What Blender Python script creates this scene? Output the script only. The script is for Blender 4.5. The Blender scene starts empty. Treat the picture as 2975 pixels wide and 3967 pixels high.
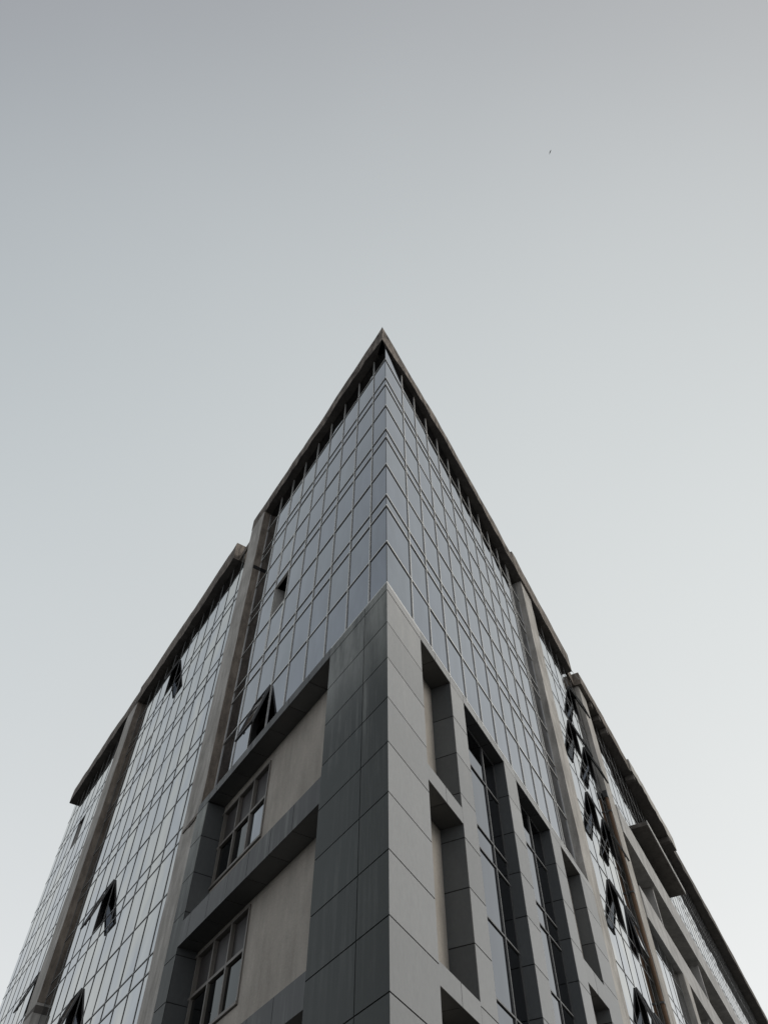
import bpy, bmesh, math, random
from mathutils import Vector, Matrix
random.seed(7)
scene = bpy.context.scene
COL = scene.collection

# ------------------------------------------------------------------ camera
EYE = 1.6                                   # camera height above the ground
cam_d = bpy.data.cameras.new('camera'); cam = bpy.data.objects.new('camera', cam_d); COL.objects.link(cam)
cr = Vector((0.99997055, 0.00754271, -0.00141544)); cu = Vector((0.00697757, -0.81678934, 0.57689383)); cd = Vector((-0.00319523, 0.57688672, 0.81681791))
M = Matrix.Identity(4)
for i in range(3):
    M[i][0] = cr[i]; M[i][1] = cu[i]; M[i][2] = -cd[i]
M[2][3] = EYE
cam.matrix_world = M
cam_d.sensor_fit = 'HORIZONTAL'; cam_d.sensor_width = 36.0; cam_d.lens = 36.0 * 2953.6 / 2975.0
cam_d.clip_end = 3000.0
scene.camera = cam

# ------------------------------------------------------------------ world: pale overcast sky, brighter ahead and to the right
SUN_EL, SUN_AZ = math.radians(30), math.radians(96)      # azimuth from +Y towards +X
world = bpy.data.worlds.new('World'); scene.world = world; world.use_nodes = True
nt = world.node_tree; nt.nodes.clear()
def wn(t, **k):
    n = nt.nodes.new(t)
    for a, b in k.items(): setattr(n, a, b)
    return n
out = wn('ShaderNodeOutputWorld'); bg = wn('ShaderNodeBackground'); bg.inputs[1].default_value = 1.0
tc = wn('ShaderNodeTexCoord'); sep = wn('ShaderNodeSeparateXYZ'); nt.links.new(tc.outputs['Generated'], sep.inputs[0])
SKY = ((0.408, 0.150, 0.660, -0.455), (0.424, 0.140, 0.75, -0.555), (0.446, 0.122, 0.73, -0.555))   # base, towards the right, ahead (the brightening levels off)
ya = wn('ShaderNodeMath', operation='SMOOTH_MAX'); ya.inputs[1].default_value = 0.0; ya.inputs[2].default_value = 0.1; nt.links.new(sep.outputs[1], ya.inputs[0])
yq = wn('ShaderNodeMath', operation='MULTIPLY'); nt.links.new(ya.outputs[0], yq.inputs[0]); nt.links.new(ya.outputs[0], yq.inputs[1])
hz = wn('ShaderNodeMath', operation='SUBTRACT', use_clamp=True); hz.inputs[0].default_value = 1.0; nt.links.new(sep.outputs[2], hz.inputs[1])
hz2 = wn('ShaderNodeMath', operation='POWER'); hz2.inputs[1].default_value = 2.0; nt.links.new(hz.outputs[0], hz2.inputs[0])   # haze brightens towards the horizon all round
comb = wn('ShaderNodeCombineColor')
wob = wn('ShaderNodeTexNoise'); wob.inputs['Scale'].default_value = 1.6; wob.inputs['Detail'].default_value = 3.0
nt.links.new(tc.outputs['Generated'], wob.inputs['Vector'])
wmul = wn('ShaderNodeMath', operation='MULTIPLY_ADD'); wmul.inputs[1].default_value = 0.05; wmul.inputs[2].default_value = -0.025
nt.links.new(wob.outputs[0], wmul.inputs[0])
hadd = wn('ShaderNodeMath', operation='MULTIPLY_ADD'); hadd.inputs[1].default_value = 0.45; nt.links.new(hz2.outputs[0], hadd.inputs[0]); nt.links.new(wmul.outputs[0], hadd.inputs[2])
for ch, (c0, cx, cy, cq) in enumerate(SKY):
    a = wn('ShaderNodeMath', operation='MULTIPLY_ADD'); a.inputs[1].default_value = cx; a.inputs[2].default_value = c0
    nt.links.new(sep.outputs[0], a.inputs[0])
    b = wn('ShaderNodeMath', operation='MULTIPLY_ADD'); b.inputs[1].default_value = cy
    nt.links.new(ya.outputs[0], b.inputs[0]); nt.links.new(a.outputs[0], b.inputs[2])
    b2_ = wn('ShaderNodeMath', operation='MULTIPLY_ADD'); b2_.inputs[1].default_value = cq; nt.links.new(yq.outputs[0], b2_.inputs[0]); nt.links.new(b.outputs[0], b2_.inputs[2]); b = b2_
    w = wn('ShaderNodeMath', operation='ADD'); nt.links.new(b.outputs[0], w.inputs[0]); nt.links.new(hadd.outputs[0], w.inputs[1])
    m = wn('ShaderNodeMath', operation='SMOOTH_MAX'); m.inputs[1].default_value = 0.33; m.inputs[2].default_value = 0.1
    nt.links.new(w.outputs[0], m.inputs[0]); nt.links.new(m.outputs[0], comb.inputs[ch])
sky = wn('ShaderNodeTexSky', sky_type='NISHITA', sun_disc=False)
sky.sun_elevation = SUN_EL; sky.sun_rotation = SUN_AZ; sky.air_density = 1.5; sky.dust_density = 6.0
bw = wn('ShaderNodeHueSaturation'); bw.inputs['Saturation'].default_value = 0.25; bw.inputs['Value'].default_value = 0.05
nt.links.new(sky.outputs[0], bw.inputs['Color'])
mix = wn('ShaderNodeMix', data_type='RGBA'); mix.inputs[0].default_value = 0.05
nt.links.new(comb.outputs[0], mix.inputs[6]); nt.links.new(bw.outputs[0], mix.inputs[7])
nt.links.new(mix.outputs[2], bg.inputs[0]); nt.links.new(bg.outputs[0], out.inputs[0])

# ------------------------------------------------------------------ sun (veiled)
sd = bpy.data.lights.new('sun', 'SUN'); sd.energy = 1.05; sd.angle = math.radians(30); sd.color = (1.0, 0.96, 0.9)
so = bpy.data.objects.new('sun', sd); COL.objects.link(so)
sv = Vector((math.sin(SUN_AZ) * math.cos(SUN_EL), math.cos(SUN_AZ) * math.cos(SUN_EL), math.sin(SUN_EL)))
so.rotation_euler = sv.to_track_quat('Z', 'Y').to_euler(); so.location = sv * 60

scene.view_settings.view_transform = 'Standard'; scene.view_settings.look = 'None'
scene.view_settings.exposure = 0.0; scene.view_settings.gamma = 1.0

# ------------------------------------------------------------------ materials
def nodes(name):
    m = bpy.data.materials.new(name); m.use_nodes = True
    t = m.node_tree; b = t.nodes['Principled BSDF']
    return m, t, b
def new(t, typ, **k):
    n = t.nodes.new(typ)
    for a, b in k.items(): setattr(n, a, b)
    return n
def noise(t, scale, stretch=(1, 1, 1), detail=5, rough=0.6):
    g = new(t, 'ShaderNodeNewGeometry'); mp = new(t, 'ShaderNodeMapping'); mp.inputs['Scale'].default_value = stretch
    t.links.new(g.outputs['Position'], mp.inputs['Vector'])
    n = new(t, 'ShaderNodeTexNoise'); n.inputs['Scale'].default_value = scale; n.inputs['Detail'].default_value = detail; n.inputs['Roughness'].default_value = rough
    t.links.new(mp.outputs[0], n.inputs['Vector'])
    return n.outputs[0]
def ramp(t, src, stops):
    r = new(t, 'ShaderNodeValToRGB'); t.links.new(src, r.inputs[0])
    e = r.color_ramp.elements
    while len(e) < len(stops): e.new(0.5)
    for el, (p, c) in zip(e, stops):
        el.position = p; el.color = (c, c, c, 1) if isinstance(c, (int, float)) else (*c, 1)
    return r.outputs[0]
def mixc(t, fac, a, b, mode='MIX'):
    n = new(t, 'ShaderNodeMix', data_type='RGBA', blend_type=mode)
    for s, v in ((0, fac), (6, a), (7, b)):
        if isinstance(v, (int, float)): n.inputs[s].default_value = v
        elif isinstance(v, tuple): n.inputs[s].default_value = (*v, 1)
        else: t.links.new(v, n.inputs[s])
    return n.outputs[2]
def bump(t, b, src, strength, dist):
    n = new(t, 'ShaderNodeBump'); n.inputs['Strength'].default_value = strength; n.inputs['Distance'].default_value = dist
    t.links.new(src, n.inputs['Height']); t.links.new(n.outputs[0], b.inputs['Normal'])

def mat_glass(name, f0, f0b, vary, ground=False):
    m, t, b = nodes(name)
    b.inputs['Metallic'].default_value = 1.0; b.inputs['Roughness'].default_value = 0.02
    if vary == 'object':
        oi = new(t, 'ShaderNodeObjectInfo'); f = ramp(t, oi.outputs['Random'], [(0.0, 0.0), (0.55, 0.3), (0.85, 0.6), (1.0, 1.0)])
    else:
        f = ramp(t, noise(t, 0.55, (1, 1, 0.7), 2), [(0.42, 0.0), (0.62, 1.0)])
    c = mixc(t, f, f0, f0b)
    d = ramp(t, noise(t, 2.2, (1, 1, 0.35), 5), [(0.35, 0.9), (0.65, 1.06)])
    t.links.new(mixc(t, 1.0, c, d, 'MULTIPLY'), b.inputs['Base Color'])
    bump(t, b, noise(t, 0.9, (1, 1, 0.8), 1), 0.02, 0.02)
    return m
def mat_plain(name, col, rough=0.5, metal=0.0, var=0.12, scale=3.0):
    m, t, b = nodes(name)
    f = ramp(t, noise(t, scale), [(0.3, 1 - var), (0.7, 1 + var)])
    t.links.new(mixc(t, 1.0, col, f, 'MULTIPLY'), b.inputs['Base Color'])
    b.inputs['Roughness'].default_value = rough; b.inputs['Metallic'].default_value = metal
    return m
def mat_panel(name, col, dirt, dirt_amt, rough, run=None, veil=0.0, spec=0.4):
    """satin composite panel with pale vertical run-off streaks"""
    m, t, b = nodes(name)
    st = ramp(t, noise(t, 5.5, (1, 1, 0.07), 6, 0.65), [(0.45, 0.0), (0.75, dirt_amt)])
    sp = ramp(t, noise(t, 0.9, (1, 1, 0.5), 4), [(0.38, 0.0), (0.62, 1.0)])
    mul = new(t, 'ShaderNodeMath', operation='MULTIPLY'); t.links.new(st, mul.inputs[0]); t.links.new(sp, mul.inputs[1])
    oi = new(t, 'ShaderNodeObjectInfo'); ov = ramp(t, oi.outputs['Random'], [(0, 0.84), (1, 1.14)])
    fac = mul.outputs[0]
    if run:      # grime washed down from the coping: fades out with height below it
        g = new(t, 'ShaderNodeNewGeometry'); sx = new(t, 'ShaderNodeSeparateXYZ'); t.links.new(g.outputs['Position'], sx.inputs[0])
        mr = new(t, 'ShaderNodeMapRange', interpolation_type='SMOOTHSTEP'); mr.inputs[1].default_value = run[0]; mr.inputs[2].default_value = run[1]
        mr.inputs[3].default_value = 0.22; mr.inputs[4].default_value = 1.25
        t.links.new(sx.outputs[2], mr.inputs[0])
        m2 = new(t, 'ShaderNodeMath', operation='MULTIPLY', use_clamp=True); t.links.new(fac, m2.inputs[0]); t.links.new(mr.outputs[0], m2.inputs[1]); fac = m2.outputs[0]
        vr = new(t, 'ShaderNodeMapRange', interpolation_type='SMOOTHSTEP'); vr.inputs[1].default_value = run[1] - 3.2; vr.inputs[2].default_value = run[1]
        vr.inputs[3].default_value = 0.0; vr.inputs[4].default_value = veil; t.links.new(sx.outputs[2], vr.inputs[0])
        vp = new(t, 'ShaderNodeMath', operation='MULTIPLY'); t.links.new(vr.outputs[0], vp.inputs[0]); t.links.new(ramp(t, noise(t, 2.4, (1, 1, 0.25), 5), [(0.3, 0.25), (0.65, 1.0)]), vp.inputs[1])
        m3 = new(t, 'ShaderNodeMath', operation='MAXIMUM'); t.links.new(fac, m3.inputs[0]); t.links.new(vp.outputs[0], m3.inputs[1]); fac = m3.outputs[0]
    c = mixc(t, fac, col, dirt)
    c = mixc(t, 1.0, c, ov, 'MULTIPLY')
    gr = ramp(t, noise(t, 14.0, (1, 1, 0.6), 6), [(0.3, 0.93), (0.7, 1.06)])
    t.links.new(mixc(t, 1.0, c, gr, 'MULTIPLY'), b.inputs['Base Color'])
    b.inputs['Roughness'].default_value = rough; b.inputs['Specular IOR Level'].default_value = spec
    bump(t, b, noise(t, 0.8, (1, 1, 1), 1), 0.08, 0.02)
    return m
def mat_concrete(name, col, stain, amt, streak=0.12, rough=0.9, sc=4.0):
    m, t, b = nodes(name)
    f1 = ramp(t, noise(t, sc, (1, 1, streak), 7, 0.7), [(0.4, 0.0), (0.66, amt)])
    f2 = ramp(t, noise(t, 1.1, (1, 1, 0.6), 5), [(0.33, 0.80), (0.67, 1.10)])
    c = mixc(t, f1, col, stain)
    c = mixc(t, 1.0, c, f2, 'MULTIPLY')
    fine = noise(t, 26.0, (1, 1, 1), 5, 0.7)
    c = mixc(t, 1.0, c, ramp(t, fine, [(0.3, 0.86), (0.7, 1.1)]), 'MULTIPLY')
    t.links.new(c, b.inputs['Base Color']); b.inputs['Roughness'].default_value = rough
    b.inputs['Specular IOR Level'].default_value = 0.2
    bump(t, b, fine, 0.35, 0.01)
    return m

MAT = {
 'glass': mat_glass('reflective_glass', (0.195, 0.212, 0.25), (0.22, 0.236, 0.262), 'object'),
 'glass_wing': mat_glass('reflective_glass_wing', (0.31, 0.33, 0.36), (0.42, 0.42, 0.40), 'field'),
 'glass_bay': mat_glass('bay_window_glass', (0.10, 0.11, 0.13), (0.12, 0.125, 0.145), 'object'),
 'glass_dark': mat_glass('tinted_window_glass', (0.012, 0.018, 0.02), (0.016, 0.022, 0.024), 'object'),
 'panel_brown': mat_plain('brown_window_infill', (0.045, 0.04, 0.038), 0.5, 0.0, 0.1, 2),
 'alu': mat_plain('mullion_aluminium', (0.66, 0.65, 0.62), 0.4, 0.5, 0.10, 6),
 'alu_dark': mat_plain('mullion_aluminium_weathered', (0.17, 0.17, 0.168), 0.45, 0.0, 0.12, 6),
 'dark_line': mat_plain('black_sealant', (0.015, 0.016, 0.018), 0.6),
 'frame_dark': mat_plain('sash_frame', (0.10, 0.10, 0.10), 0.5),
 'frame_brown': mat_plain('window_frame_metal', (0.20, 0.185, 0.165), 0.5),
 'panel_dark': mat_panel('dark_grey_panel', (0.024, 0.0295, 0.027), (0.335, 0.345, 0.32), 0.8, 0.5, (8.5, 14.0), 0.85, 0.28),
 'panel_beam': mat_panel('weathered_beam_panel', (0.066, 0.069, 0.070), (0.27, 0.275, 0.265), 0.75, 0.5, None, 0.0, 0.3),
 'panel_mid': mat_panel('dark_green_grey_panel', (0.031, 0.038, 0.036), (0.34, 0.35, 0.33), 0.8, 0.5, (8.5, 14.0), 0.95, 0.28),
 'panel_reveal': mat_panel('reveal_panel', (0.115, 0.122, 0.125), (0.18, 0.185, 0.18), 0.3, 0.5, None, 0.0, 0.3),
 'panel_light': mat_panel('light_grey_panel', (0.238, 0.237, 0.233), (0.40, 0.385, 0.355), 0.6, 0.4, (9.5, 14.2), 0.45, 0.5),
 'panel_soffit': mat_panel('soffit_panel', (0.10, 0.10, 0.097), (0.13, 0.13, 0.12), 0.3, 0.5),
 'substrate': mat_plain('panel_backing', (0.02, 0.019, 0.018), 0.9),
 'plaster': mat_concrete('stained_plaster', (0.56, 0.535, 0.495), (0.27, 0.25, 0.22), 0.7, 0.22),
 'plaster_brown': mat_concrete('brown_stained_plaster', (0.31, 0.265, 0.22), (0.12, 0.10, 0.085), 0.8, 0.35),
 'beige': mat_concrete('beige_render', (0.47, 0.435, 0.385), (0.30, 0.265, 0.225), 0.35, 0.07),
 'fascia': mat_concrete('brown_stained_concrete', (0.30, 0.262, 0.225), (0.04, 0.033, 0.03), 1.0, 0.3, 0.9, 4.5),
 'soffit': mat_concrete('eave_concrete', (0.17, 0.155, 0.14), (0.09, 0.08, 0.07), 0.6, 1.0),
 'concrete': mat_concrete('grey_concrete', (0.54, 0.53, 0.51), (0.32, 0.31, 0.295), 0.6, 0.4),
 'pipe': mat_concrete('rusty_pipe', (0.20, 0.13, 0.085), (0.08, 0.055, 0.04), 0.7),
 'interior': mat_plain('dark_interior', (0.05, 0.045, 0.04), 0.95),
 'asphalt': mat_concrete('asphalt', (0.10, 0.10, 0.098), (0.06, 0.06, 0.06), 0.5, 1.0),
 'bird': mat_plain('dark_feathers', (0.07, 0.075, 0.08), 0.8),
 'cable': mat_plain('cable_grey', (0.25, 0.25, 0.25), 0.6),
}

# ------------------------------------------------------------------ facade frames
D = 11.351018
AL, AR = 0.57395094, 0.46789027
K = 0.9454                                   # the panelled base stands proud of the glass; its corner is nearer
FR = {}
for key, e, n in (('L', Vector((-math.sin(AL), math.cos(AL), 0)), Vector((-math.cos(AL), -math.sin(AL), 0))),
                  ('R', Vector((math.sin(AR), math.cos(AR), 0)), Vector((math.cos(AR), -math.sin(AR), 0)))):
    FR[key] = (Vector((0, D, EYE)), e, n, 1.0)
    FR[key + 'K'] = (Vector((0, D * K, EYE)), e, n, K)
def W(F, s, o, z):
    p, e, n, k = FR[F]
    return p + e * (s * k) + n * (o * k) + Vector((0, 0, z * k))
ZG = -EYE                                    # ground in facade coordinates
ZGK = -EYE / K

def link(o, parent=None):
    COL.objects.link(o)
    if parent is not None: o.parent = parent
    return o
_cubes = {}
def cube_mesh(mat):
    if mat not in _cubes:
        me = bpy.data.meshes.new('unit_' + mat)
        v = [(x, y, z) for x in (-.5, .5) for y in (-.5, .5) for z in (-.5, .5)]
        f = [(0, 1, 3, 2), (4, 6, 7, 5), (0, 4, 5, 1), (2, 3, 7, 6), (0, 2, 6, 4), (1, 5, 7, 3)]
        me.from_pydata(v, [], f); me.materials.append(MAT[mat]); me.update()
        _cubes[mat] = me
    return _cubes[mat]
def box(name, F, s, o, z, mat, parent, tilt=(0, 0)):
    """a box on a facade: s, o, z are (from, to) along, outward and up"""
    p, e, n, k = FR[F]
    ob = bpy.data.objects.new(name, cube_mesh(mat)); link(ob, parent)
    ob.location = W(F, (s[0] + s[1]) / 2, (o[0] + o[1]) / 2, (z[0] + z[1]) / 2)
    ob.rotation_euler = (tilt[0], tilt[1], math.atan2(e.y, e.x))
    ob.scale = (abs(s[1] - s[0]) * k, abs(o[1] - o[0]) * k, abs(z[1] - z[0]) * k)
    return ob
def mesh_obj(name, verts, faces, mat, parent):
    me = bpy.data.meshes.new(name)
    me.from_pydata([tuple(v) for v in verts], [], faces); me.materials.append(MAT[mat] if isinstance(mat, str) else None)
    me.update()
    bm = bmesh.new(); bm.from_mesh(me); bmesh.ops.recalc_face_normals(bm, faces=bm.faces); bm.to_mesh(me); bm.free()
    return link(bpy.data.objects.new(name, me), parent)
COT = 1 / math.tan((AL + AR) / 2)         # mitre at the sharp corner: boxes that start at s = 0 end on the bisector
def boxes_mesh(name, lst, mat, parent):
    """several boxes of one part (F, s, o, z) in one mesh"""
    V, Fc = [], []
    for F, s, o, z in lst:
        b = len(V)
        V += [W(F, a - (COT * c if a == 0 and i == 0 else 0), c, d) for i, a in enumerate(s) for c in o for d in z]
        Fc += [tuple(b + i for i in f) for f in ((0, 1, 3, 2), (4, 6, 7, 5), (0, 4, 5, 1), (2, 3, 7, 6), (0, 2, 6, 4), (1, 5, 7, 3))]
    return mesh_obj(name, V, Fc, mat, parent)

# ------------------------------------------------------------------ ground
gm = bpy.data.meshes.new('ground'); gm.from_pydata([(-900, -900, 0), (900, -900, 0), (900, 900, 0), (-900, 900, 0)], [], [(0, 1, 2, 3)])
gm.materials.append(MAT['asphalt']); g = link(bpy.data.objects.new('ground', gm)); g['kind'] = 'structure'

# ------------------------------------------------------------------ the building
B = bpy.data.objects.new('office_building', None); link(B); B.location = (0, D, 0)
B['label'] = 'tall wedge-shaped office block of mirrored glass above grey wall panels'; B['category'] = 'building'
bpy.context.view_layer.update()
# everything below is placed in world space, so undo the empty's offset on its direct children
def attach(o):
    o.matrix_parent_inverse = B.matrix_world.inverted(); return o
_link = link
def link(o, parent=None):
    COL.objects.link(o)
    if parent is not None:
        o.parent = parent
        if parent is B: o.matrix_parent_inverse = Matrix.Translation((0, -D, 0))
        elif parent.type == 'MESH' and parent.parent is B and parent.matrix_basis != Matrix.Identity(4):
            o.matrix_parent_inverse = parent.matrix_basis.inverted()
    return o

# pitch of the curtain wall: pane, pane, narrow spandrel
SP, PN = 0.502, 1.549
T = [25.613]
for k in range(1, 24): T.append(T[-1] - (SP if k % 3 == 2 else PN))

# dark rooms behind the glass
def core():
    ins = 0.42
    a = W('L', 0, 0, 0); c = Vector((0, D + ins / math.sin((AL + AR) / 2) , 0)); c.x = 0.0
    L1 = W('L', 33.95, -ins, 0); R1 = W('R', 71.8, -ins, 0); bk = L1 + FR['R'][1] * 42
    pl = [c, R1, bk, L1]
    V = [(p.x, p.y, 0.0) for p in pl] + [(p.x, p.y, 27.2 + EYE) for p in pl]
    mesh_obj('interior_wall', V, [(0, 1, 2, 3), (4, 5, 6, 7), (0, 1, 5, 4), (1, 2, 6, 5), (2, 3, 7, 6), (3, 0, 4, 7)], 'interior', B)
core()

# ------------------------------------------------------------------ curtain walls
PANES = []       # every pane: (area in the picture, args)
def to_px(p):
    v = p - Vector((0, 0, EYE)); w = v.dot(cd)
    if w < 0.5: return None
    return (1487.5 + 2953.6 * v.dot(cr) / w, 1983.5 - 2953.6 * v.dot(cu) / w)
def pane_area(F, s, o, z):
    q = [to_px(W(F, a, o, b)) for a, b in ((s[0], z[0]), (s[1], z[0]), (s[1], z[1]), (s[0], z[1]))]
    if any(p is None for p in q): return 0
    cx = sum(p[0] for p in q) / 4; cy = sum(p[1] for p in q) / 4
    ar = abs(sum(q[i][0] * q[(i + 1) % 4][1] - q[(i + 1) % 4][0] * q[i][1] for i in range(4))) / 2
    return ar if -40 < cx < 3015 and -40 < cy < 4010 else ar * 1e-6
def top_hung(F, s, off, z1, h, ang, parent):
    """open top-hung sash: hinge on the transom, foot swung out; frame bars and its pane"""
    p, e, n, k = FR[F]
    up = Vector((0, 0, 1)); dn = (-up * math.cos(ang) + n * math.sin(ang)); nn = (n * math.cos(ang) + up * math.sin(ang))
    base = W(F, s[0], off + 0.03, z1 - 0.02); w = s[1] - s[0]
    def slab(name, a0, a1, b0, b1, t0, t1, mat, par):
        V = [base + e * a + dn * b + nn * c for a in (a0, a1) for b in (b0, b1) for c in (t0, t1)]
        return mesh_obj(name, V, [(0, 1, 3, 2), (4, 6, 7, 5), (0, 4, 5, 1), (2, 3, 7, 6), (0, 2, 6, 4), (1, 5, 7, 3)], mat, par)
    fw = 0.055
    V, Fc = [], []
    for a0, a1, b0, b1 in ((0, w, 0, fw), (0, w, h - fw, h), (0, fw, fw, h - fw), (w - fw, w, fw, h - fw)):
        b = len(V); V += [base + e * a + dn * bb + nn * c for a in (a0, a1) for bb in (b0, b1) for c in (-0.03, 0.03)]
        Fc += [tuple(b + i for i in f) for f in ((0, 1, 3, 2), (4, 6, 7, 5), (0, 4, 5, 1), (2, 3, 7, 6), (0, 2, 6, 4), (1, 5, 7, 3))]
    # stay arm and handle
    for a0 in (w * 0.5,):
        b = len(V); V += [base + e * (a0 + x) + dn * (h - 0.02 + y) + nn * c for x in (-.012, .012) for y in (0, 0.09) for c in (-.05, -.02)]
        Fc += [tuple(b + i for i in f) for f in ((0, 1, 3, 2), (4, 6, 7, 5), (0, 4, 5, 1), (2, 3, 7, 6), (0, 2, 6, 4), (1, 5, 7, 3))]
    mesh_obj('open_sash', V, Fc, 'frame_dark', parent)
    slab('sash_pane', fw, w - fw, fw, h - fw, -0.006, 0.006, 'glass', parent)
    # jamb rebate inside the opening
    V, Fc = [], []
    for a0, a1, z0, za in ((s[0], s[0] + .04, z1 - h, z1), (s[1] - .04, s[1], z1 - h, z1), (s[0] + .04, s[1] - .04, z1 - h, z1 - h + .05)):
        b = len(V); V += [W(F, a, o, zz) for a in (a0, a1) for o in (off - 0.16, off - 0.01) for zz in (z0, za)]
        Fc += [tuple(b + i for i in f) for f in ((0, 1, 3, 2), (4, 6, 7, 5), (0, 4, 5, 1), (2, 3, 7, 6), (0, 2, 6, 4), (1, 5, 7, 3))]
    mesh_obj('window_jamb', V, Fc, 'frame_dark', parent)
def bar(name, F, s, o, z, mat, parent):
    return boxes_mesh(name, [(F, s, o, z)], mat, parent) if s[0] == 0 else box(name, F, s, o, z, mat, parent)
def curtain(F, off, s_edges, z_edges, glass='glass', mw=0.028, mp=0.027, alu='alu', openings={}, missing=(), first=True, last=True, framed=()):
    """glazing: perimeter frame mesh with mullion, transom and pane sub-parts"""
    s0, s1, zt, zb = s_edges[0], s_edges[-1], z_edges[0], z_edges[-1]
    fr = boxes_mesh('curtain_wall', [(F, (s0, s1), (off - 0.10, off - 0.02), (zt - 0.05, zt)), (F, (s0, s1), (off - 0.10, off - 0.02), (zb, zb + 0.05)),
                                     (F, (s0, s0 + 0.03), (off - 0.03, off - 0.02), (zb + .05, zt - .05)), (F, (s1 - 0.03, s1), (off - 0.10, off - 0.02), (zb + .05, zt - .05))], 'frame_dark', B)
    for i, s in enumerate(s_edges):
        if (i == 0 and not first) or (i == len(s_edges) - 1 and not last): continue
        box('mullion', F, (s - mw / 2, s + mw / 2), (off - 0.06, off + mp), (zb, zt), alu, fr)
    for z in z_edges[1:-1]:
        for i in range(1):
            bar('transom', F, (s0, s1), (off - 0.055, off + mp * 0.86), (z - 0.018, z + 0.018), alu, fr)
    for i in range(len(s_edges) - 1):
        for j in range(len(z_edges) - 1):
            s, z = (s_edges[i], s_edges[i + 1]), (z_edges[j + 1], z_edges[j])
            if (i, j) in missing:
                boxes_mesh('window_jamb', [(F, (s[0], s[0] + .03), (off - .40, off - .03), z), (F, (s[1] - .03, s[1]), (off - .40, off - .03), z), (F, (s[0] + .03, s[1] - .03), (off - .40, off - .03), (z[0], z[0] + .04))], 'concrete', fr)
                boxes_mesh('loose_board', [(F, (s[0] + .05, s[0] + .62), (off - .30, off - .27), (z[0] + .1, z[1] - .25))], 'beige', fr)
                continue
            if (i, j) in openings:
                top_hung(F, (s[0] + .02, s[1] - .02), off, z[1], min(z[1] - z[0] - .05, 1.5), math.radians(openings[(i, j)]), fr); continue
            PANES.append([pane_area(F, s, off, z), F, s, off, z, glass, fr])
            if (i, j) in framed:
                g_ = 0.045
                boxes_mesh('closed_sash', [(F, (s[0] + .03, s[0] + .03 + g_), (off, off + .022), (z[0] + .03, z[1] - .03)), (F, (s[1] - .03 - g_, s[1] - .03), (off, off + .022), (z[0] + .03, z[1] - .03)),
                           (F, (s[0] + .03 + g_, s[1] - .03 - g_), (off, off + .022), (z[0] + .03, z[0] + .03 + g_)), (F, (s[0] + .03 + g_, s[1] - .03 - g_), (off, off + .022), (z[1] - .03 - g_, z[1] - .03))], 'alu', fr)
    return fr

SOF = 26.84
# corner, left face: columns counted from the corner
mL = [0, .768] + [.768 + 1.05 * k for k in range(1, 9)]
zc = [SOF] + T[:11] + [12.43]
cl = curtain('L', 0.0, mL, zc, openings={(6, 10): 14}, missing={(6, 6)}, framed={(6, 1), (6, 4), (6, 7)}, first=False)
# corner, right face
mR = [0] + [1.339 + 1.052 * k for k in range(11)] + [12.08, 13.1]
crw = curtain('R', 0.0, mR, zc, first=False)
box('corner_seal', 'L', (-0.008, 0.012), (-0.004, 0.005), (12.43, SOF), 'dark_line', cl)
# left wing
mW = [10.35, 11.70] + [12.77 + 1.073 * k for k in range(10)] + [23.6]
zw = [SOF] + T[:22] + [ZG + 0.25]
curtain('L', 0.0, mW, zw, glass='glass_wing', alu='alu_dark', mw=.030, mp=.016, openings={(7, 1): 15, (7, 10): 16, (7, 13): 15}, missing={(0, 16)}, framed={(8, 4)})
# far left wing
mF = [25.0] + [26.05 + 1.05 * k for k in range(7)] + [33.35, 34.1]
curtain('L', 0.0, mF, zw, glass='glass_wing', alu='alu_dark', mw=.030, mp=.012, openings={(1, 10): 15}, missing={(4, 3)}, last=False)
# right wing
mRW = [14.4, 15.17] + [16.22 + 1.05 * k for k in range(5)] + [21.06]
curtain('R', 0.10, mRW, zw, glass='glass_wing', alu='alu_dark', mw=.028, mp=.012, openings={(5, 1): 17, (3, 4): 16, (5, 4): 17, (3, 7): 15, (5, 7): 16, (3, 10): 16, (5, 10): 6, (3, 13): 15, (5, 13): 15})
# long right wing, upper storeys
mU = [22.3 + 1.05 * k for k in range(16)]
mV = [38.05 + 1.05 * k for k in range(33)]
curtain('R', 0.13, mV, [27.4] + T[:4] + [20.6], glass='glass_wing', alu='alu_dark', mw=.06, mp=.012)
curtain('R', 0.15, mU, [SOF] + T[:4] + [20.6], glass='glass_wing', alu='alu_dark', mw=.030, mp=.010)
# long right wing, under the second band
curtain('R', 0.15, [22.3 + 1.06 * k for k in range(6)], [15.7] + T[9:13] + [9.6], glass='glass_wing', alu='alu_dark', mw=.030, mp=.010)

# ------------------------------------------------------------------ pilasters
def pil(F, s, off, z, mat, back=-0.3):
    """plastered pilaster, slightly uneven edges"""
    n = int((z[1] - z[0]) / 0.6); V = []; Fc = []
    for i in range(n + 1):
        zz = z[0] + (z[1] - z[0]) * i / n
        j = lambda: random.uniform(-.008, .008)
        V += [W(F, s[0] + j() * .6, back, zz), W(F, s[0] + j(), off + j(), zz), W(F, s[1] + j(), off + j(), zz), W(F, s[1] + j() * .6, back, zz)]
    for i in range(n):
        a = i * 4
        for k in range(4): Fc.append((a + k, a + (k + 1) % 4, a + 4 + (k + 1) % 4, a + 4 + k))
    Fc += [(0, 1, 2, 3), (n * 4, n * 4 + 1, n * 4 + 2, n * 4 + 3)]
    return mesh_obj('pilaster', V, Fc, mat, B)
p1 = pil('L', (9.17, 10.35), 0.31, (ZG, SOF), 'plaster')
box('stained_reveal', 'L', (9.158, 9.17), (0.0, 0.295), (12.4, SOF), 'plaster_brown', p1)
box('expansion_joint', 'L', (9.150, 9.158), (0.0, 0.29), (23.02, 23.22), 'substrate', p1)
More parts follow.
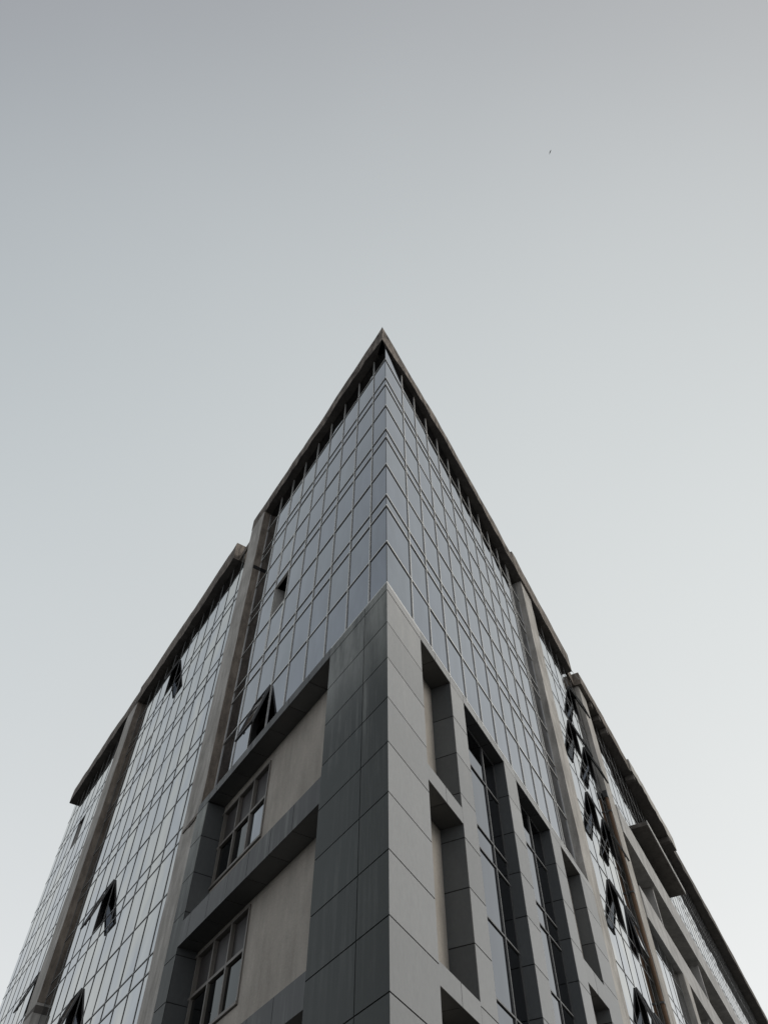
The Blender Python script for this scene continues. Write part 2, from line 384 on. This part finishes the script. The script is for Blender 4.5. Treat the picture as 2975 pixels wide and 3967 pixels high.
V_ = [(10.26, 13.10), (10.26, 13.02), (10.5, 12.96), (10.8, 12.94), (11.0, 12.99), (11.28, 12.97), (11.28, 13.05), (10.9, 13.08), (10.55, 13.10)]
mesh_obj('spalled_coping', [W('LK', a, o_, z_) for o_ in (-.03, .004) for a, z_ in V_], [tuple(range(9)), tuple(range(9, 18))] + [(i, (i + 1) % 9, 9 + (i + 1) % 9, 9 + i) for i in range(9)], 'fascia', p1)
p2 = pil('L', (23.6, 25.0), 0.30, (12.5, SOF), 'plaster')
box('stained_reveal', 'L', (23.588, 23.6), (0.0, 0.285), (12.6, SOF), 'plaster_brown', p2)
pil('L', (23.6, 25.0), 0.33, (ZG, 12.25), 'plaster')
box('ledge', 'L', (23.58, 25.02), (-0.1, 0.30), (12.25, 12.5), 'soffit', p2)
p3 = pil('R', (13.1, 14.4), 0.27, (ZG, SOF), 'plaster')
p4 = pil('R', (21.06, 22.3), 0.33, (ZG, 27.1), 'plaster')
# rusty downpipe in the corner of the far pilaster
def pipe(F, s, o, z0, z1, r, mat, parent, name='downpipe'):
    V, Fc = [], []; n = 10
    for z in (z0, z1):
        c = W(F, s, o, z)
        V += [c + Vector((math.cos(a) * r, math.sin(a) * r, 0)) for a in [2 * math.pi * i / n for i in range(n)]]
    for i in range(n): Fc.append((i, (i + 1) % n, n + (i + 1) % n, n + i))
    Fc += [tuple(range(n)), tuple(range(n, 2 * n))]
    return mesh_obj(name, V, Fc, mat, parent)
pp = pipe('R', 20.98, 0.235, ZG, 20.3, 0.075, 'pipe', B)
for zz in (4.0, 8.0, 12.0, 16.0, 19.6):
    box('pipe_bracket', 'R', (20.89, 21.06), (0.15, 0.32), (zz, zz + .06), 'frame_dark', pp)
box('hopper_head', 'R', (20.88, 21.06), (0.13, 0.33), (20.3, 20.62), 'frame_dark', pp)

# ------------------------------------------------------------------ eaves: rough stained concrete
def eave(F, pts, z, back, mitre=None, mat='fascia', step=0.45, ends=(True, True), jit=0.03):
    """pts: plan polyline (s, off) of the outer edge; z: soffit and top; ragged arrises"""
    P = []
    for (a, oa), (b, ob) in zip(pts[:-1], pts[1:]):
        n = max(1, int(abs(b - a) / step))
        for i in range(n): P.append((a + (b - a) * i / n, oa + (ob - oa) * i / n))
    P.append(pts[-1])
    V, Ff, Fs = [], [], []
    wob = 0.0
    for i, (s, o) in enumerate(P):
        wob = 0.7 * wob + random.uniform(-jit, jit)
        e0 = random.uniform(-jit, jit) * .7 if 0 < i < len(P) - 1 else 0
        bk = mitre if (mitre is not None and i == 0) else None
        lift = (0.5 if F == 'L' else 0.5) * max(0.0, 1 - (s - P[0][0]) / (1.6 if F == 'L' else 3.5)) ** 1.5 if mitre is not None else 0.0
        bs = lambda zz: (Vector((bk.x, bk.y, zz + EYE)) if bk is not None else W(F, max(s, 0), back, zz))
        w_ = wob if i else 0
        chip = -random.uniform(0.02, 0.09) if random.random() < .26 and 0 < i < len(P) - 1 else 0
        V += [bs(z[0]), W(F, s, o + e0 + chip * .5, z[0] - chip), W(F, s, o + e0 * .5, z[0] + (z[1] - z[0]) * .5), W(F, s, o - .01 + w_ * .3, z[1] + w_ + lift), bs(z[1] + lift)]
    for i in range(len(P) - 1):
        a = i * 5
        for k in range(5): Ff.append((a + k, a + (k + 1) % 5, a + 5 + (k + 1) % 5, a + 5 + k))
    Ff += [tuple(range(5)), tuple(range(len(V) - 5, len(V)))]
    ob = mesh_obj('eave', V, Ff, mat, B)
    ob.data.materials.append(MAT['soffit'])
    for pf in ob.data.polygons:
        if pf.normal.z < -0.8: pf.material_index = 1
    return ob
apex = W('L', -0.17, 0.24, 0)
mit = Vector((0.0, D + 0.9, 0))
eave('L', [(-.17, .24), (.95, .31), (5, .31), (10.4, .32)], (SOF, 27.55), -.4, mit)
p0, eR, nR, _ = FR['R']
ax = (apex - p0).dot(eR); ao = (apex - p0).dot(nR)
eave('R', [(ax, ao), (2.0, .20), (4.0, .29), (6.6, .33), (12.2, .37)], (SOF, 27.55), -.4, mit)
eave('R', [(12.2, .375), (16, .385), (19.9, .40)], (SOF, 28.0), -.4)
eave('L', [(12.2, .33), (17, .31), (23.8, .33)], (SOF, 27.95), -.4)
eave('L', [(23.8, .32), (29, .36), (34.15, .34)], (SOF + .002, 27.8), -.4)
boxes_mesh('parapet', [('L', (10.4, 12.2), (-.4, .04), (SOF, 27.2))], 'fascia', B)
boxes_mesh('parapet', [('R', (19.9, 20.95), (-.4, .16), (SOF, 27.55))], 'fascia', B)
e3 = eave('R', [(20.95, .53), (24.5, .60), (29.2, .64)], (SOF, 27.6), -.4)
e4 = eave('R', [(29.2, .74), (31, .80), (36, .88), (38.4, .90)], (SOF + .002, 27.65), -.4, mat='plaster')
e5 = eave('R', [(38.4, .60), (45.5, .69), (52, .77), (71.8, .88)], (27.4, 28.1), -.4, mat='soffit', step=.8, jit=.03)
for s, o, par in ((22.5, .50, e3), (23.7, .54, e3), (24.9, .57, e3), (29.5, .70, e4), (36.6, .84, e4)):
    box('soffit_beam', 'R', (s, s + .28), (.19, o), (SOF - .3, SOF + .01), 'soffit', par)

# ------------------------------------------------------------------ long right wing: bands, loggias, canopy
b1 = boxes_mesh('balcony_band', [('R', (22.3, 71.8), (-.3, .38), (19.35, 20.72))], 'concrete', B)
b2 = boxes_mesh('balcony_band', [('R', (22.3, 71.8), (-.3, .385), (15.62, 16.92))], 'concrete', B)
boxes_mesh('balcony_band', [('R', (28.7, 71.8), (-.3, .38), (12.0, 13.25))], 'concrete', B)
boxes_mesh('balcony_band', [('R', (22.3, 71.8), (-.3, .385), (8.3, 9.6))], 'concrete', B)
for s, z in ((27.4, (16.9, 19.36)), (36.2, (16.9, 19.36)), (46.0, (16.9, 19.36)), (33, (13.2, 15.65)), (42, (13.2, 15.65)), (56.0, (16.9, 19.36))):
    boxes_mesh('party_wall', [('R', (s, s + .2), (-.5, .2), z)], 'concrete', B)
p5 = pil('R', (27.7, 28.7), .40, (ZG, 15.62), 'plaster')
boxes_mesh('canopy_slab', [('R', (26.7, 34.1), (.1, .95), (22.0, 22.2))], 'soffit', B)
boxes_mesh('canopy_edge', [('R', (26.68, 34.12), (.95, .99), (21.98, 22.24))], 'concrete', B)

# ------------------------------------------------------------------ panelled base
G = 0.011                                    # half joint
ZJ = [13.04 - 1.04 * k for k in range(15)]   # panel joints
ZB = 13.0
def column(F, s, cols, mat, left=None, left_depth=.5, right=None, right_depth=.5, depth=.8, sub='substrate', zlo=None):
    """dark backing with panels on its front and on its exposed sides"""
    c = boxes_mesh('wall_column', [(F, (s[0] + .012, s[1] - .012), (-depth, -.014), (ZGK, 13.03))], sub, B)
    zs = ZJ + [ZGK]
    for i in range(len(zs) - 1):
        if zs[i] - zs[i + 1] < .08: continue
        z = (zs[i + 1] + G, zs[i] - G)
        if i == 0: z = (z[0], 13.032)
        for a, b in zip(cols[:-1], cols[1:]):
            aa = a + (G if a != cols[0] else 0.0); bb = b - (G if b != cols[-1] else 0.0)
            box('panel', F, (aa, bb), (-.014, random.uniform(-.0015, .0015)), z, mat, c)
        if left: box('reveal_panel', F, (s[0] - .0, s[0] + .012), (-left_depth, -.0145), z, left, c)
        if right: box('reveal_panel', F, (s[1] - .012, s[1]), (-right_depth, -.0145), z, right, c)
    return c
def beam(F, joints, z, depth, mat, soff=True, name='beam'):
    c = boxes_mesh(name, [(F, (joints[0], joints[-1]), (-depth, -.014), (z[0] + .014, z[1] - .004))], 'substrate', B)
    for a, b in zip(joints[:-1], joints[1:]):
        aa = a + (G * .8 if a != joints[0] else 0); bb = b - (G * .8 if b != joints[-1] else 0)
        box('panel', F, (aa, bb), (-.014, random.uniform(-.001, .001)), (z[0], z[1]), mat, c)
        if soff: box('soffit_panel', F, (aa, bb), (-depth, -.0145), (z[0] + .001, z[0] + .014), 'panel_soffit', c)
    box('beam_top', F, (joints[0], joints[-1]), (-depth, -.0145), (z[1] - .004, z[1]), mat, c)
    return c
# corner column: left face and right face share one mitred core
kc = FR['LK'][0]
def corner_core():
    a = Vector((0, D * K + .014 * K / math.sin((AL + AR) / 2) + .004, 0)); L = W('LK', 2.538, -.014, 0); Li = W('LK', 2.538, -.8, 0); R = W('RK', 1.728, -.014, 0); Ri = W('RK', 1.728, -.8, 0)
    pl = [a, R, Ri, Li, L]
    V = [(p.x, p.y, 0) for p in pl] + [(p.x, p.y, 13.05 * K + EYE) for p in pl]
    return mesh_obj('corner_column', V, [tuple(range(5)), tuple(range(5, 10))] + [(i, (i + 1) % 5, 5 + (i + 1) % 5, 5 + i) for i in range(5)], 'substrate', B)
cc = corner_core()
zs = ZJ + [ZGK]
for i in range(len(zs) - 1):
    if zs[i] - zs[i + 1] < .08: continue
    z = (zs[i + 1] + G, zs[i] - G)
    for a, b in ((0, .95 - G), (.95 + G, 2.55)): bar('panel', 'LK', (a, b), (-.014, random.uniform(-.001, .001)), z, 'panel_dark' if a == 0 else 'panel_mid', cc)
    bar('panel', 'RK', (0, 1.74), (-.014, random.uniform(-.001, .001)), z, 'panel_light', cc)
    box('reveal_panel', 'LK', (2.538, 2.55), (-.56, -.0145), z, 'panel_reveal', cc)
    box('reveal_panel', 'RK', (1.728, 1.74), (-.56, -.0145), z, 'panel_reveal', cc)
for a, b in ((0, .95 - G), (.95 + G, 2.55)): bar('cap_panel', 'LK', (a, b), (-.36, .003), (13.04 + G, 13.3), 'panel_dark', cc)
bar('cap_panel', 'RK', (0, 1.74), (-.36, .003), (13.04 + G, 13.3), 'panel_light', cc)
# right-face columns
column('RK', (3.45, 4.26), (3.45, 4.26), 'panel_light', left='panel_reveal', left_depth=.56, right='panel_reveal')
column('RK', (6.98, 7.87), (6.98, 7.87), 'panel_light', left='panel_reveal', left_depth=.34, right='panel_reveal')
column('RK', (10.60, 11.52), (10.60, 11.52), 'panel_light', left='panel_reveal', left_depth=.36, right='panel_reveal')
column('RK', (13.35, 14.75), (13.35, 14.75), 'panel_light', left='panel_reveal', left_depth=.45, depth=.5)
jr = [1.74, 2.57, 3.45, 4.27, 5.17, 6.10, 7.0, 7.88, 8.8, 9.72, 10.65, 11.6, 12.5, 13.4, 14.75]
capz = (13.045, 13.28)
beam('RK', jr, capz, .55, 'panel_light', name='cap_beam')
# left-face column and beams
column('LK', (9.5, 10.25), (9.5, 10.25), 'panel_dark', left='panel_reveal', left_depth=.56)
jl = [2.55, 3.62, 4.68, 5.74, 6.82, 7.88, 8.95, 9.5, 10.25]
beam('LK', jl, (13.06, 13.33), .56, 'panel_beam', name='cap_beam')
jb = [2.55, 3.69, 4.74, 5.82, 6.88, 7.94, 9.0, 9.5]
for zz in ((9.05, 9.68), (5.35, 5.93), (1.6, 2.2)): beam('LK', jb, zz, .545, 'panel_beam')
for zz in ((9.18, 9.55), (5.45, 5.82), (1.7, 2.1)): beam('RK', [1.74, 2.62, 3.45], zz, .545, 'panel_light')
for zz in ((9.2, 9.79), (5.5, 6.1)): beam('RK', [11.52, 12.4, 13.35], zz, .42, 'panel_light')
# back walls of the recesses
boxes_mesh('rendered_wall', [('LK', (2.55, 6.55), (-.75, -.54), (ZGK, 13.11)), ('LK', (6.55, 9.5), (-.75, -.54), (12.80, 13.11)), ('LK', (6.55, 9.5), (-.75, -.54), (8.96, 10.58)), ('LK', (6.55, 9.5), (-.75, -.54), (5.2, 6.88)), ('LK', (6.55, 9.5), (-.75, -.54), (ZGK, 3.2))], 'beige', B)
boxes_mesh('rendered_wall', [('RK', (1.74, 3.45), (-.75, -.54), (ZGK, 13.11))], 'beige', B)
boxes_mesh('rendered_wall', [('RK', (11.52, 13.35), (-.6, -.41), (ZGK, 13.11))], 'beige', B)
# strip windows in the left recess
for zt, zm, zb in ((12.80, 11.75, 10.60), (8.95, 7.99, 6.90), (5.2, 4.25, 3.2)):
    ed = [6.57, 7.46, 8.40, 9.36]
    fr = boxes_mesh('strip_window', [('LK', (6.55, 9.5), (-.66, -.50), (zt - .06, zt)), ('LK', (6.55, 9.5), (-.66, -.49), (zb, zb + .06)), ('LK', (6.55, 9.5), (-.66, -.51), (zm - .035, zm + .035))], 'frame_brown', B)
    for s in ed: box('window_mullion', 'LK', (s - .03, s + .03), (-.655, -.505), (zb + .06, zt - .06), 'frame_brown', fr)
    for a, b in zip(ed[:-1], ed[1:]):
        for z0, z1, o in ((zm + .035, zt - .06, -.60), (zb + .06, zm - .035, -.57)):
            PANES.append([pane_area('LK', (a, b), o, (z0, z1)), 'LK', (a, b), o, (z0, z1), ('glass' if a == ed[0] and zt > 12 else 'glass_dark') if z1 < zm else 'panel_brown', fr])
# tall glazing between the right-face columns
zbay = [13.06, 11.84, 10.22, 9.65, 8.10, 6.54, 5.97, 4.42, 2.86, 2.29, .74, ZGK]
for s0, s1, mids in ((4.26, 6.98, (5.05, 6.10)), (7.87, 10.60, (8.52, 9.58))):
    ed = [s0, *mids, s1]
    fr = boxes_mesh('bay_window', [('RK', (s0, s1), (-.42, -.30), (12.98, 13.06)), ('RK', (s0, s0 + .05), (-.42, -.30), (ZGK, 12.98)), ('RK', (s1 - .05, s1), (-.42, -.30), (ZGK, 12.98))], 'frame_dark', B)
    for s in mids: box('mullion', 'RK', (s - .02, s + .02), (-.36, -.285), (ZGK, 12.98), 'alu_dark', fr)
    for z in zbay[1:-1]: box('transom', 'RK', (s0 + .0, s1), (-.355, -.29), (z - .018, z + .018), 'alu_dark', fr)
    for a, b in zip(ed[:-1], ed[1:]):
        for z1, z0 in zip(zbay[:-1], zbay[1:]):
            PANES.append([pane_area('RK', (a, b), -.32, (z0, z1)), 'RK', (a, b), -.32, (z0, z1), 'glass_bay', fr])

# ------------------------------------------------------------------ panes: the 300 that show largest singly, the rest as one part
GAP = 0.027          # recessed black gasket joint round every pane
PANES.sort(key=lambda p: -p[0])
for ar, F, s, off, z, gl, fr in PANES[:300]:
    if s[0] == 0: boxes_mesh('pane', [(F, (0, s[1] - GAP), (off - .022, off), (z[0] + GAP * .8, z[1] - GAP * 1.7))], gl, fr)
    else: box('pane', F, (s[0] + GAP, s[1] - GAP), (off - .022, off), (z[0] + GAP * .8, z[1] - GAP * 1.7), gl, fr, tilt=(random.gauss(0, .0022), random.gauss(0, .001)))
rest = [(F, (s[0] + (GAP if s[0] else 0), s[1] - GAP), (off - .022, off), (z[0] + GAP * .8, z[1] - GAP * 1.7)) for ar, F, s, off, z, gl, fr in PANES[300:]]
ro = boxes_mesh('glass_panes', rest, 'glass_wing', B); ro['kind'] = 'stuff'
names = ['glass_wing']
for p in PANES[300:]:
    if p[5] not in names: names.append(p[5]); ro.data.materials.append(MAT[p[5]])
for i, pf in enumerate(ro.data.polygons): pf.material_index = names.index(PANES[300 + i // 6][5])

# ------------------------------------------------------------------ cable between the eaves
def tube(name, pts, r, mat, parent=None):
    V, Fc = [], []; n = 6
    for i, p in enumerate(pts):
        d = (pts[min(i + 1, len(pts) - 1)] - pts[max(i - 1, 0)]).normalized()
        a = d.orthogonal().normalized(); b = d.cross(a)
        V += [p + (a * math.cos(t) + b * math.sin(t)) * r for t in [2 * math.pi * k / n for k in range(n)]]
    for i in range(len(pts) - 1):
        for k in range(n): Fc.append((i * n + k, i * n + (k + 1) % n, (i + 1) * n + (k + 1) % n, (i + 1) * n + k))
    Fc += [tuple(range(n)), tuple(range(len(V) - n, len(V)))]
    return mesh_obj(name, V, Fc, mat, parent)
ca, cb = W('R', 19.9, .395, SOF + .05), W('R', 21.1, .52, SOF + .35)
cb_o = tube('cable', [ca.lerp(cb, t / 8) - Vector((0, 0, .10 * math.sin(math.pi * t / 8))) for t in range(9)], .012, 'cable')
cb_o['label'] = 'thin slack cable strung between two roof eaves of the glass block'; cb_o['category'] = 'cable'

# ------------------------------------------------------------------ a bird, far up
def bird():
    c = Vector((0, 0, EYE)) + Vector((0.19333718, 0.1706067, 0.96618533)) * 74
    r = bpy.data.objects.new('bird', None); COL.objects.link(r)
    ax = (cu * .93 + cr * .36).normalized(); side = (cr * .93 - cu * .36).normalized(); vw = ax.cross(side)
    r.location = c
    r['label'] = 'tiny dark bird gliding alone in the pale grey sky'; r['category'] = 'bird'
    prof = [(-.20, .004), (-.15, .018), (-.08, .034), (0, .040), (.08, .036), (.13, .024), (.155, .028), (.18, .020), (.205, .003)]
    V, Fc = [], []; n = 8
    for t, rr in prof: V += [ax * t + (side * math.cos(2 * math.pi * k / n) + vw * math.sin(2 * math.pi * k / n)) * rr for k in range(n)]
    for i in range(len(prof) - 1):
        for k in range(n): Fc.append((i * n + k, i * n + (k + 1) % n, (i + 1) * n + (k + 1) % n, (i + 1) * n + k))
    Fc += [tuple(range(n)), tuple(range(len(V) - n, len(V)))]
    mesh_obj('body', V, Fc, 'bird', r)
    for sg in (-1, 1):        # wings swept along the view line, seen edge on
        root, tip = vw * (.02 * sg), vw * (.30 * sg) + side * .008 - ax * .06
        V = [root + ax * .06 + side * .01, root - ax * .05 + side * .01, tip - ax * .03 + side * .01, tip + ax * .02 + side * .01]
        V += [v - side * .014 for v in V]
        mesh_obj('wing', V, [(0, 1, 2, 3), (4, 5, 6, 7), (0, 1, 5, 4), (1, 2, 6, 5), (2, 3, 7, 6), (3, 0, 4, 7)], 'bird', r)
bird()
